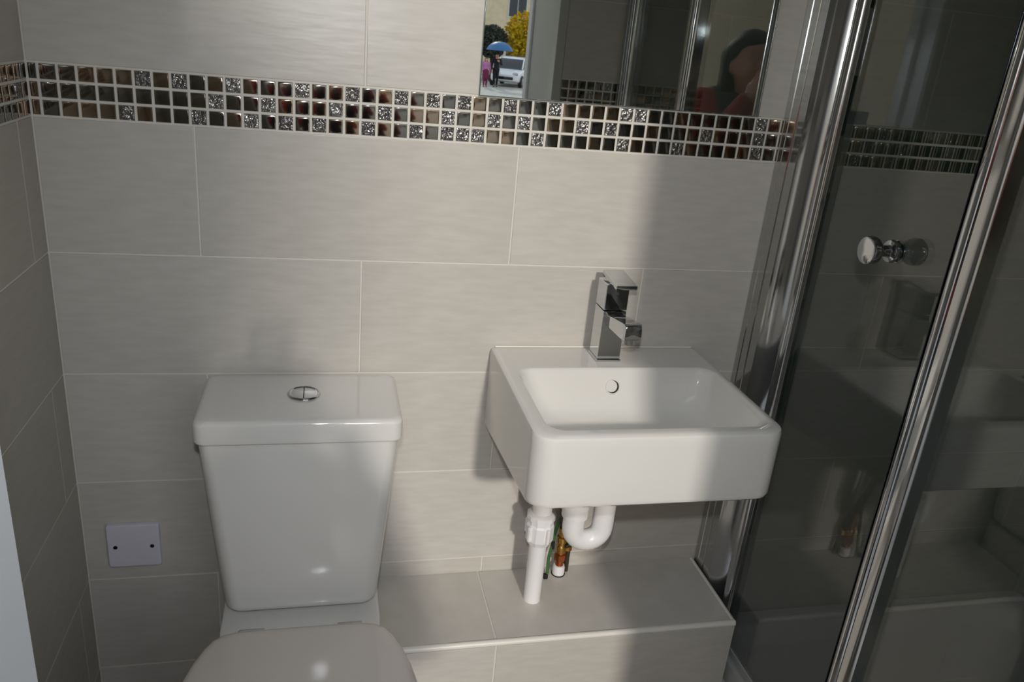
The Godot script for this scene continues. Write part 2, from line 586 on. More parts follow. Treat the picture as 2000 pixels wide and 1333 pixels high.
func lid_outline() -> PackedVector2Array:
	var half := [Vector2(0.0, 0.207), Vector2(0.06, 0.2075), Vector2(0.10, 0.209), Vector2(0.122, 0.214), Vector2(0.137, 0.225), Vector2(0.148, 0.243), Vector2(0.160, 0.272), Vector2(0.171, 0.31), Vector2(0.178, 0.35), Vector2(0.182, 0.40), Vector2(0.181, 0.44), Vector2(0.174, 0.485), Vector2(0.160, 0.53), Vector2(0.137, 0.572), Vector2(0.105, 0.606), Vector2(0.066, 0.629), Vector2(0.03, 0.638), Vector2(0.0, 0.640)]
	var out := PackedVector2Array()
	for p in half:
		out.append(p)
	for i in range(half.size() - 2, 0, -1):
		out.append(Vector2(-half[i].x, half[i].y))
	return out

func shrunk(o: PackedVector2Array, d: float, y: float, _z: float) -> PackedVector3Array:
	var c := Vector2(0, 0.42)
	var out := PackedVector3Array()
	for p in o:
		var v := p - c
		var q := c + v * (1.0 - d / v.length())
		out.append(Vector3(q.x, y, q.y))
	return out

# ------------------------------------------------------------------ basin
func build_basin():
	var x0 := 0.697
	var x1 := 1.094
	var zf := 0.345
	var w := x1 - x0
	var c := Vector2(0, zf / 2)
	var t := thing("basin", "white square wall-hung basin right of the toilet", "basin", Vector3((x0 + x1) / 2, 0, 0.0015))
	var rings := []
	# outside, from the underside up; the underside drops towards the wall
	for s in [[0.10, 0.0], [0.02, 0.0], [0.008, 0.002], [0.002, 0.0065], [0.0, 0.013], [0.0, 0.05], [0.0, 1.0], [0.0, 2.0], [0.0014, 3.0], [0.005, 4.0], [0.0105, 5.0]]:
		var top: float = s[1]
		var r := PackedVector3Array()
		var p := corner_rect(w - 2 * s[0], zf - s[0] * 2.0, 0.032, 0.006)
		for q in p:
			var z: float = q.y + zf / 2
			var under := lerpf(0.692, 0.732, clampf(z / zf, 0, 1))
			var y := under + top
			if top >= 1.0:
				y = [0.835, 0.8475, 0.8515, 0.8542, 0.855][int(top) - 1]
			r.append(Vector3(q.x, y, z))
		rings.append(r)
	# over the rim and down into the bowl
	var bw := 0.362
	var bl := 0.228
	var bc := Vector2(0.0045, 0.211)
	for s in [[0.0, 0.855, 0.030], [0.0022, 0.8541, 0.030], [0.0045, 0.8515, 0.030], [0.007, 0.846, 0.030], [0.011, 0.832, 0.032], [0.018, 0.808, 0.036], [0.024, 0.793, 0.042], [0.032, 0.782, 0.046], [0.044, 0.774, 0.046], [0.06, 0.7695, 0.044], [0.085, 0.766, 0.02]]:
		var r := PackedVector3Array()
		var p := corner_rect(bw - 2 * s[0], bl - 2 * s[0], s[2])
		for q in p:
			r.append(Vector3(bc.x + q.x, s[1], bc.y + q.y))
		rings.append(r)
	obj("bowl", loft(rings), M.ceramic, t, 30.0)
	var face := Basis(Vector3(1, 0, 0), PI / 2 - 0.28)
	var o := obj("overflow", moved(lathe([Vector2(0.0135, -0.004), Vector2(0.0135, 0.0008), Vector2(0.0128, 0.0014), Vector2(0.0116, 0.0012), Vector2(0.0112, 0.0002)], 28), Transform3D(face, Vector3(-0.001, 0.824, 0.1105))), M.ceramic, t)
	obj("overflow_slot", moved(lathe([Vector2(0.0112, -0.004), Vector2(0.0112, 0.0005), Vector2(0.0, 0.0006)], 24), Transform3D(face, Vector3(-0.001, 0.824, 0.1105))), M.rubber, o)
	obj("overflow_cover", moved(lathe([Vector2(0.0102, -0.002), Vector2(0.0102, 0.0012), Vector2(0.0092, 0.0018), Vector2(0.0, 0.0022)], 24), Transform3D(face, Vector3(-0.0035, 0.8252, 0.1108))), M.ceramic, o)
	var d := obj("waste", moved(lathe([Vector2(0.032, -0.004), Vector2(0.032, 0.0015), Vector2(0.030, 0.003), Vector2(0.022, 0.002), Vector2(0.021, 0.004), Vector2(0.0, 0.007)], 32), Transform3D(Basis(), Vector3(0.0, 0.766, 0.20))), M.chrome, t)
	d.set_meta("label", "chrome waste fitting")
	obj("silicone_seal", tube([Vector3(-0.19, 0.8545, 0.0008), Vector3(0.19, 0.8545, 0.0008)], 0.0018, 8), M.trim, t)

func corner_rect(w: float, h: float, r: float, back := -1.0) -> PackedVector2Array:
	# like rrect, with points along the sides too, so that rings of different size pair up
	var base := rrect(w, h, r, 7)
	if back > 0.0:
		var b := rrect(w, h, back, 7)
		for i in range(16, 32):
			base[i] = b[i]
	var out := PackedVector2Array()
	for i in base.size():
		out.append(base[i])
		if i % 8 == 7:
			var b := base[(i + 1) % base.size()]
			for k in range(1, 6):
				out.append(base[i].lerp(b, k / 6.0))
	return out

func build_tap():
	var t := thing("tap", "square chrome mixer tap standing on the back of the basin", "tap", Vector3(0.8945, 0.8552, 0.052))
	obj("base_plate", bx(Vector3(-0.0225, 0.0, -0.0235), Vector3(0.0225, 0.005, 0.0235), 0.0012), M.chrome, t)
	obj("body", bx(Vector3(-0.021, 0.005, -0.022), Vector3(0.021, 0.094, 0.022), 0.0016), M.chrome, t)
	obj("head", bx(Vector3(-0.021, 0.0955, -0.022), Vector3(0.021, 0.142, 0.022), 0.0016), M.chrome, t)
	# the lever: a flat plate over the head, tilted up a little to the front
	var b := Basis(Vector3(1, 0, 0), 0.10)
	obj("lever", moved(bx(Vector3(-0.019, 0.0, -0.024), Vector3(0.019, 0.008, 0.050), 0.0016), Transform3D(b, Vector3(0.004, 0.1455, 0.0))), M.chrome, t)
	var rings := []
	for s in [[0.020, 0.066, 0.088], [0.055, 0.069, 0.094], [0.095, 0.071, 0.100], [0.103, 0.0715, 0.1005], [0.108, 0.0735, 0.098], [0.1095, 0.077, 0.094]]:
		var r := PackedVector3Array()
		for q in rrect(0.032 if s[0] < 0.105 else 0.028, s[2] - s[1], 0.003, 2):
			r.append(Vector3(0.002 + q.x, (s[1] + s[2]) / 2 + q.y, s[0]))
		rings.append(r)
	var sp := obj("spout", loft(rings), M.chrome, t)
	obj("aerator", moved(lathe([Vector2(0.009, -0.009), Vector2(0.0115, -0.008), Vector2(0.012, 0.002), Vector2(0.011, 0.003)], 20), Transform3D(Basis(), Vector3(0.002, 0.0715, 0.094))), M.chrome_soft, sp)
	obj("temperature_dot", moved(lathe([Vector2(0.003, 0.0), Vector2(0.003, 0.0008), Vector2(0.0, 0.0014)], 12), Transform3D(Basis(Vector3(1, 0, 0), PI / 2), Vector3(0.001, 0.124, 0.0218))), M.rubber, t)

func build_pipes():
	# the white waste trap from the basin down into the ledge
	var t := thing("waste_pipe", "white plastic waste trap and pipe under the basin", "pipe", Vector3(0.80, 0.367, 0.094))
	var o := Vector3(0.80, 0.367, 0.094)
	var ux := [0.897, 0.842]
	var z := 0.152
	var p := [Vector3(ux[0], 0.708, z), Vector3(ux[0], 0.66, z), Vector3(ux[0], 0.60, z), Vector3(ux[0], 0.57, z)]
	for k in range(1, 12):
		var a := PI * k / 12.0
		p.append(Vector3(0.8695 + 0.0275 * cos(a), 0.567 - 0.0275 * sin(a), z))
	p.append_array([Vector3(ux[1], 0.57, z), Vector3(ux[1], 0.60, z), Vector3(ux[1], 0.66, z)])
	for i in p.size():
		p[i] -= o
	obj("trap_bend", tube(p, 0.0195, 20), M.plastic, t)
	var nut := [Vector2(0.019, -0.018), Vector2(0.0245, -0.017), Vector2(0.0255, -0.010), Vector2(0.0255, 0.008), Vector2(0.0225, 0.012), Vector2(0.0195, 0.013)]
	obj("trap_nut", moved(lathe(nut, 20), Transform3D(Basis(), Vector3(ux[0], 0.665, z) - o)), M.plastic, t)
	obj("trap_nut", moved(lathe([Vector2(0.019, -0.012), Vector2(0.0235, -0.010), Vector2(0.024, 0.010), Vector2(0.019, 0.014)], 20), Transform3D(Basis(), Vector3(ux[1], 0.602, z) - o)), M.plastic, t)
	var q := [Vector3(ux[1], 0.62, z), Vector3(ux[1], 0.648, z - 0.002), Vector3(ux[1] - 0.008, 0.664, z - 0.014), Vector3(0.808, 0.664, 0.104), Vector3(0.80, 0.650, 0.094), Vector3(0.80, 0.60, 0.094), Vector3(0.80, 0.55, 0.094)]
	for i in q.size():
		q[i] -= o
	obj("elbow", tube(smooth_path(q, 5), 0.0185, 18), M.plastic, t)
	obj("compression_nut", moved(lathe([Vector2(0.017, -0.008), Vector2(0.0225, -0.006), Vector2(0.0265, 0.004), Vector2(0.0265, 0.034), Vector2(0.0245, 0.038), Vector2(0.0245, 0.046), Vector2(0.0275, 0.048), Vector2(0.0275, 0.056), Vector2(0.02, 0.060)], 12), Transform3D(Basis(), Vector3(0, 0.505 - 0.367, 0))), M.plastic, t, 20.0)
	for k in 3:
		var a := 2.4 + k * 1.3
		obj("grip", moved(bx(Vector3(0.024, 0.0, -0.003), Vector3(0.031, 0.03, 0.003), 0.001, 1), Transform3D(Basis(Vector3.UP, a), Vector3(0, 0.143, 0))), M.plastic, t)
	obj("stub_pipe", tube([Vector3(0.0, -0.02, 0.0), Vector3(0.0, 0.15, 0.0)], 0.0165, 20), M.plastic, t)
	# water supply: copper tail, white collar, brass isolating valve, braided hose up to the tap
	var s := thing("supply_pipe", "copper and brass water supply pipe with white collar under the basin", "pipe", Vector3(0.872, 0.367, 0.024))
	obj("collar", lathe([Vector2(0.009, 0.0), Vector2(0.0125, 0.0), Vector2(0.0125, 0.016), Vector2(0.011, 0.0215), Vector2(0.008, 0.022)], 20), M.plastic, s)
	obj("collar_gap", lathe([Vector2(0.0142, -0.001), Vector2(0.0142, 0.0015), Vector2(0.008, 0.002)], 20), M.rubber, s)
	obj("copper_tail", tube([Vector3(0, -0.01, 0), Vector3(0, 0.048, 0)], 0.0085, 14), M.copper, s)
	obj("valve_nut", moved(lathe([Vector2(0.009, 0.0), Vector2(0.0125, 0.002), Vector2(0.0125, 0.015), Vector2(0.009, 0.017)], 6), Transform3D(Basis(), Vector3(0, 0.034, 0))), M.copper, s, 15.0)
	var v := obj("valve_body", moved(lathe([Vector2(0.009, 0.0), Vector2(0.0105, 0.003), Vector2(0.0105, 0.016), Vector2(0.008, 0.019), Vector2(0.008, 0.026), Vector2(0.011, 0.027), Vector2(0.011, 0.038), Vector2(0.008, 0.040)], 14), Transform3D(Basis(), Vector3(0, 0.051, 0))), M.brass, s)
	obj("valve_screw", moved(lathe([Vector2(0.005, 0.0), Vector2(0.005, 0.012), Vector2(0.003, 0.0135)], 12), Transform3D(Basis(Vector3(0, 0, 1), -1.2), Vector3(0.008, 0.068, 0.004))), M.rubber, v)
	obj("hose", tube(smooth_path([Vector3(0, 0.088, 0), Vector3(-0.002, 0.115, 0.002), Vector3(-0.010, 0.16, 0.008), Vector3(-0.013, 0.22, 0.016), Vector3(0.0, 0.322, 0.026)], 5), 0.0062, 10), M.braid, s)
	obj("hose_ferrule", tube([Vector3(0, 0.086, 0), Vector3(-0.002, 0.112, 0.002)], 0.0078, 12), M.brass, s)
	obj("hose", tube(smooth_path([Vector3(0.018, 0.0, -0.008), Vector3(0.017, 0.03, -0.006), Vector3(0.014, 0.09, 0.0), Vector3(-0.004, 0.15, 0.006), Vector3(-0.020, 0.21, 0.012), Vector3(-0.004, 0.322, 0.022)], 5), 0.0052, 10), M.braid, s)
	obj("hose_nut", moved(lathe([Vector2(0.006, 0.0), Vector2(0.0088, 0.003), Vector2(0.0088, 0.018), Vector2(0.006, 0.021)], 8), Transform3D(Basis(), Vector3(0.0155, 0.052, -0.004))), M.brass, s, 15.0)
	# green earth bonding wire with its clamp
	var g := thing("earth_wire", "green earth wire with black clip beside the white waste pipe", "wire", Vector3(0.850, 0.3675, 0.028))
	obj("wire", tube(smooth_path([Vector3(-0.008, 0.003, 0.010), Vector3(-0.004, 0.012, 0.006), Vector3(-0.003, 0.04, 0.0), Vector3(0.002, 0.075, -0.002), Vector3(0.006, 0.105, -0.004), Vector3(0.016, 0.14, -0.004)], 5), 0.0034, 8), M.wire, g)
	obj("clip", bx(Vector3(-0.013, 0.0, 0.004), Vector3(-0.004, 0.010, 0.014), 0.0015, 1), M.rubber, g)
	obj("clip", bx(Vector3(-0.001, 0.062, -0.006), Vector3(0.006, 0.082, 0.002), 0.0015, 1), M.rubber, g)

func build_plate():
	var t := thing("blank_plate", "white blank electrical cover plate low on the wall left of the toilet", "cover plate", Vector3(0.0815, 0.474, 0.0005))
	var rings := []
	for s in [[0.0, 0.0], [0.0, 0.006], [0.001, 0.0082], [0.003, 0.0092]]:
		var r := PackedVector3Array()
		for q in rrect(0.087 - 2 * s[0], 0.087 - 2 * s[0], 0.004, 3):
			r.append(Vector3(q.x, q.y, s[1]))
		rings.append(r)
	obj("plate", loft(rings), M.plate, t)
	for s in [-1, 1]:
		var o := obj("screw_hole", moved(lathe([Vector2(0.0036, 0.0), Vector2(0.0036, 0.0008), Vector2(0.0, 0.0009)], 16), Transform3D(Basis(Vector3(1, 0, 0), PI / 2), Vector3(s * 0.0301, -0.001, 0.0089))), M.black, t)
		o.set_meta("label", "dark screw hole")

# ------------------------------------------------------------------ shower enclosure
func poly(pts: Array) -> PackedVector2Array:
	return PackedVector2Array(pts)

func bulge(xc: float, zc: float, r: float, a0: float, a1: float, n := 10, flat := 1.0) -> Array:
	var out := []
	for k in n + 1:
		var a := lerpf(a0, a1, float(k) / n)
		out.append(Vector2(xc + r * flat * cos(a), zc + r * sin(a)))
	return out

func build_shower():
	var yb := 0.222
	var yt := 1.96
	# channel screwed to the back wall, with shallow grooves along its face
	var t := thing("wall_channel", "polished grooved aluminium wall channel at the edge of the shower", "wall channel", Vector3(0, 0, 0))
	obj("profile", extrude(poly([Vector2(1.184, 0.0015), Vector2(1.184, 0.016), Vector2(1.1855, 0.017), Vector2(1.1855, 0.0185), Vector2(1.184, 0.0195), Vector2(1.184, 0.038), Vector2(1.186, 0.039), Vector2(1.186, 0.0415), Vector2(1.184, 0.0425), Vector2(1.184, 0.064), Vector2(1.186, 0.067), Vector2(1.228, 0.067), Vector2(1.228, 0.0015)]), yb, yt), M.aluminium, t, 20.0)
	# bifold enclosure: hinge stile, two glass leaves, centre stiles, end stile
	t = thing("shower_door", "chrome framed clear glass folding shower door on the right", "shower door", Vector3(0, 0, 0))
	var pts := [Vector2(1.224, 0.069), Vector2(1.186, 0.069)]
	pts.append_array(bulge(1.2365, 0.0547, 0.055, PI - 0.28, PI - 1.15, 14))
	pts.append_array([Vector2(1.2145, 0.1165)])
	pts.append_array(bulge(1.200, 0.130, 0.0115, PI * 1.45, PI * 0.5, 14))
	pts.append_array([Vector2(1.202, 0.1425), Vector2(1.210, 0.1425), Vector2(1.224, 0.138)])
	obj("hinge_stile", extrude(poly(pts), yb + 0.02, yt - 0.03), M.chrome_bar, t, 35.0)
	for s in [[0.1425, 0.4465], [0.494, 0.829]]:
		obj("glass_panel", plain_box(Vector3(1.2025, yb + 0.05, s[0]), Vector3(1.2085, yt - 0.05, s[1])), M.glass, t)
		obj("glass_seal", bx(Vector3(1.2005, yb + 0.03, s[0]), Vector3(1.2105, yb + 0.052, s[1]), 0.002, 1), M.seal, t)
	# the two middle stiles meet in a narrow seam
	for s in [[0.4455, 0.469, 1], [0.470, 0.495, -1]]:
		var z0: float = s[0]
		var z1: float = s[1]
		var q := [Vector2(1.192, z0), Vector2(1.1895, z0 + 0.002)]
		if s[2] == 1:
			q.append_array(bulge(1.1995, z0 + 0.0115, 0.011, PI * 1.5, PI * 0.5, 14))
		else:
			q.append_array([Vector2(1.1865, z0 + 0.004), Vector2(1.1865, z0 + 0.018)])
		q.append_array([Vector2(1.1895, z1 - 0.002), Vector2(1.192, z1), Vector2(1.221, z1), Vector2(1.221, z0)])
		obj("centre_stile", extrude(poly(q), yb + 0.02, yt - 0.03), M.chrome if s[2] == 1 else M.aluminium, t, 35.0)
	var e := [Vector2(1.200, 0.8285)]
	e.append_array(bulge(1.200, 0.843, 0.0135, PI * 1.5, PI * 0.5, 14))
	e.append_array([Vector2(1.2, 0.859)])
	e.append_array(bulge(1.202, 0.878, 0.0180, PI * 1.5, PI * 0.5, 16))
	e.append_array([Vector2(1.202, 0.8985), Vector2(1.226, 0.8985), Vector2(1.226, 0.8285)])
	obj("end_stile", extrude(poly(e), yb + 0.0, yt), M.chrome_bar, t, 35.0)
	obj("head_rail", bx(Vector3(1.188, yt - 0.03, 0.068), Vector3(1.224, yt + 0.012, 0.828), 0.004), M.chrome_soft, t)
	var rr := []
	for p in [[0.0], [1.0]]:
		var r := PackedVector3Array()
		for q in [[1.1875, 0.216], [1.1875, 0.244], [1.1905, 0.2535], [1.197, 0.2575], [1.208, 0.2575], [1.222, 0.245], [1.222, 0.216]]:
			r.append(Vector3(q[0], q[1], lerpf(0.143, 0.827, p[0])))
		rr.append(r)
	obj("bottom_rail", loft(rr), M.seal, t, 30.0)
	# door knob, one head each side of the glass
	var k := thing("door_knob", "round chrome knob on the shower door glass", "knob", Vector3(1.2055, 1.134, 0.326))
	var side := Transform3D(Basis(Vector3(0, 0, 1), PI / 2), Vector3(-0.003, 0, 0))
	var prof := [Vector2(0.0165, 0.0), Vector2(0.0168, 0.003), Vector2(0.0155, 0.006), Vector2(0.0095, 0.0075), Vector2(0.0085, 0.010), Vector2(0.0085, 0.020), Vector2(0.0105, 0.0245), Vector2(0.0165, 0.0275), Vector2(0.0195, 0.0305), Vector2(0.0205, 0.034), Vector2(0.0205, 0.041), Vector2(0.0192, 0.0438), Vector2(0.015, 0.0452), Vector2(0.0, 0.0458)]
	obj("outer_head", moved(lathe(prof, 36), side), M.chrome, k)
	obj("inner_fixing", moved(lathe([Vector2(0.0165, 0.0), Vector2(0.0165, 0.003), Vector2(0.014, 0.0055), Vector2(0.0, 0.006)], 28), Transform3D(Basis(Vector3(0, 0, 1), -PI / 2), Vector3(0.003, 0, 0))), M.chrome, k)
	# raised shower tray with a rim
	t = thing("shower_tray", "white raised shower tray behind the glass door", "shower tray", Vector3(1.632, 0, 0.45))
	var rings := []
	for s in [[0.0, 0.0, 0.02], [0.0, 0.205, 0.02], [0.002, 0.212, 0.02], [0.007, 0.215, 0.02], [0.045, 0.215, 0.05], [0.050, 0.213, 0.05], [0.056, 0.206, 0.05], [0.066, 0.185, 0.05], [0.08, 0.178, 0.05], [0.20, 0.172, 0.05]]:
		rings.append(ring_y(rrect(0.886 - 2 * s[0], 0.894 - 2 * s[0], s[2], 5), s[1]))
	obj("tray", loft(rings), M.acrylic, t)
	obj("drain", moved(lathe([Vector2(0.055, 0.0), Vector2(0.055, 0.004), Vector2(0.05, 0.006), Vector2(0.0, 0.007)], 28), Transform3D(Basis(), Vector3(0.1, 0.171, -0.02))), M.chrome, t)

# ------------------------------------------------------------------ people
# Bodies are meshed from a field: the smooth minimum of the distances to tapered capsules, by surface nets.
func field_mesh(bones: Array, cell: float, k: float) -> ArrayMesh:
	var lo := Vector3.INF
	var hi := -Vector3.INF
	for b in bones:
		var r := maxf(b[2], b[3]) + k + cell * 2
		for p in [b[0], b[1]]:
			lo = lo.min(p - Vector3.ONE * r)
			hi = hi.max(p + Vector3.ONE * r)
	var n := Vector3i(((hi - lo) / cell).ceil()) + Vector3i.ONE
	var g := PackedFloat32Array()
	g.resize(n.x * n.y * n.z)
	g.fill(1.0)
	var sy := n.x
	var sz := n.x * n.y
	for b in bones:
		var p0: Vector3 = b[0]
		var d: Vector3 = b[1] - p0
		var ll := maxf(d.length_squared(), 1e-9)
		var ra: float = b[2]
		var rb: float = b[3]
		var reach := maxf(ra, rb) + k + cell * 2
		var f := Vector3i(((p0.min(b[1]) - Vector3.ONE * reach - lo) / cell).floor()).clamp(Vector3i.ZERO, n - Vector3i.ONE)
		var t := Vector3i(((p0.max(b[1]) + Vector3.ONE * reach - lo) / cell).ceil()).clamp(Vector3i.ZERO, n - Vector3i.ONE)
		for z in range(f.z, t.z + 1):
			for y in range(f.y, t.y + 1):
				var at := y * sy + z * sz
				for x in range(f.x, t.x + 1):
					var q := Vector3(lo.x + x * cell, lo.y + y * cell, lo.z + z * cell) - p0
					var s := clampf(q.dot(d) / ll, 0.0, 1.0)
					var v := (q - d * s).length() - (ra + (rb - ra) * s)
					var old := g[at + x]
					var h := maxf(k - absf(old - v), 0.0) / k
					g[at + x] = minf(old, v) - h * h * k * 0.25
	var idx := PackedInt32Array()
	idx.resize(g.size())
	idx.fill(-1)
	var verts := PackedVector3Array()
	var corner := [0, 1, sy, sy + 1, sz, sz + 1, sz + sy, sz + sy + 1]
	var edges := [[0, 1], [2, 3], [4, 5], [6, 7], [0, 2], [1, 3], [4, 6], [5, 7], [0, 4], [1, 5], [2, 6], [3, 7]]
	for z in n.z - 1:
		for y in n.y - 1:
			for x in n.x - 1:
				var at := x + y * sy + z * sz
				var first := g[at] < 0.0
				var mixed := false
				for c in corner:
					if (g[at + c] < 0.0) != first:
						mixed = true
						break
				if not mixed:
					continue
				var sum := Vector3.ZERO
				var cnt := 0
				for e in edges:
					var a := g[at + corner[e[0]]]
					var b := g[at + corner[e[1]]]
					if (a < 0.0) != (b < 0.0):
						var pa := Vector3(e[0] & 1, (e[0] >> 1) & 1, e[0] >> 2)
						var pb := Vector3(e[1] & 1, (e[1] >> 1) & 1, e[1] >> 2)
						sum += pa.lerp(pb, a / (a - b))
						cnt += 1
				idx[at] = verts.size()
				verts.append(lo + (Vector3(x, y, z) + sum / cnt) * cell)
	var ind := PackedInt32Array()
	for z in range(1, n.z - 1):
		for y in range(1, n.y - 1):
			for x in range(1, n.x - 1):
				var at := x + y * sy + z * sz
				var a := g[at] < 0.0
				for ax in 3:
					var step: int = [1, sy, sz][ax]
					if (g[at + step] < 0.0) == a:
						continue
					var u: int = [sy, sz, 1][ax]
					var w: int = [sz, 1, sy][ax]
					var q := [idx[at], idx[at - u], idx[at - u - w], idx[at - w]]
					if a:
						ind.append_array([q[0], q[2], q[1], q[0], q[3], q[2]])
					else:
						ind.append_array([q[0], q[1], q[2], q[0], q[2], q[3]])
	var norms := PackedVector3Array()
	norms.resize(verts.size())
	var vol := 0.0
	for i in range(0, ind.size(), 3):
		vol += verts[ind[i]].dot(verts[ind[i + 1]].cross(verts[ind[i + 2]]))
	if vol > 0.0:
		for i in range(0, ind.size(), 3):
			var s := ind[i + 1]
			ind[i + 1] = ind[i + 2]
			ind[i + 2] = s
	for i in range(0, ind.size(), 3):
		var fnv := (verts[ind[i + 2]] - verts[ind[i]]).cross(verts[ind[i + 1]] - verts[ind[i]])
		for j in 3:
			norms[ind[i + j]] += fnv
	for i in norms.size():
		norms[i] = norms[i].normalized()
	var arr := []
	arr.resize(Mesh.ARRAY_MAX)
	arr[Mesh.ARRAY_VERTEX] = verts
	arr[Mesh.ARRAY_NORMAL] = norms
	arr[Mesh.ARRAY_INDEX] = ind
	var m := ArrayMesh.new()
	m.add_surface_from_arrays(Mesh.PRIMITIVE_TRIANGLES, arr)
	return m

func cap_bone(a: Vector3, b: Vector3, ra: float, rb: float) -> Array:
	return [a, b, ra, rb]

func hand_bones(wrist: Vector3, fwd: Vector3, across: Vector3, palm: Vector3, curl: float) -> Array:
	# fwd: wrist to knuckles; across: from little finger to index; palm: out of the palm
	var out := []
	for i in 4:
		var side := (i - 1.5) * 0.019
		var k := wrist + fwd * 0.088 + across * side
		out.append([wrist + fwd * 0.012 + across * side * 0.55, k, 0.016, 0.0125])
		var len_: float = [0.062, 0.078, 0.084, 0.074][i]
		var d := (fwd * cos(curl * 0.5) + palm * sin(curl * 0.5)).normalized()
		var d2 := (fwd * cos(curl * 1.3) + palm * sin(curl * 1.3)).normalized()
		var d3 := (fwd * cos(curl * 2.0) + palm * sin(curl * 2.0)).normalized()
		var m1 := k + d * len_ * 0.46
		var m2 := m1 + d2 * len_ * 0.31
		out.append([k, m1, 0.0098, 0.0088])
		out.append([m1, m2, 0.0088, 0.008])
		out.append([m2, m2 + d3 * len_ * 0.23, 0.008, 0.0068])
	var tb := wrist + fwd * 0.03 + across * 0.032
	var td := (fwd * 0.65 + across * 0.55 + palm * 0.45).normalized()
	out.append([wrist + fwd * 0.015 + across * 0.014, tb, 0.017, 0.0135])
	out.append([tb, tb + td * 0.036, 0.0125, 0.0105])
	out.append([tb + td * 0.036, tb + td * 0.036 + (td + fwd * 0.5).normalized() * 0.028, 0.0105, 0.0085])
	return out

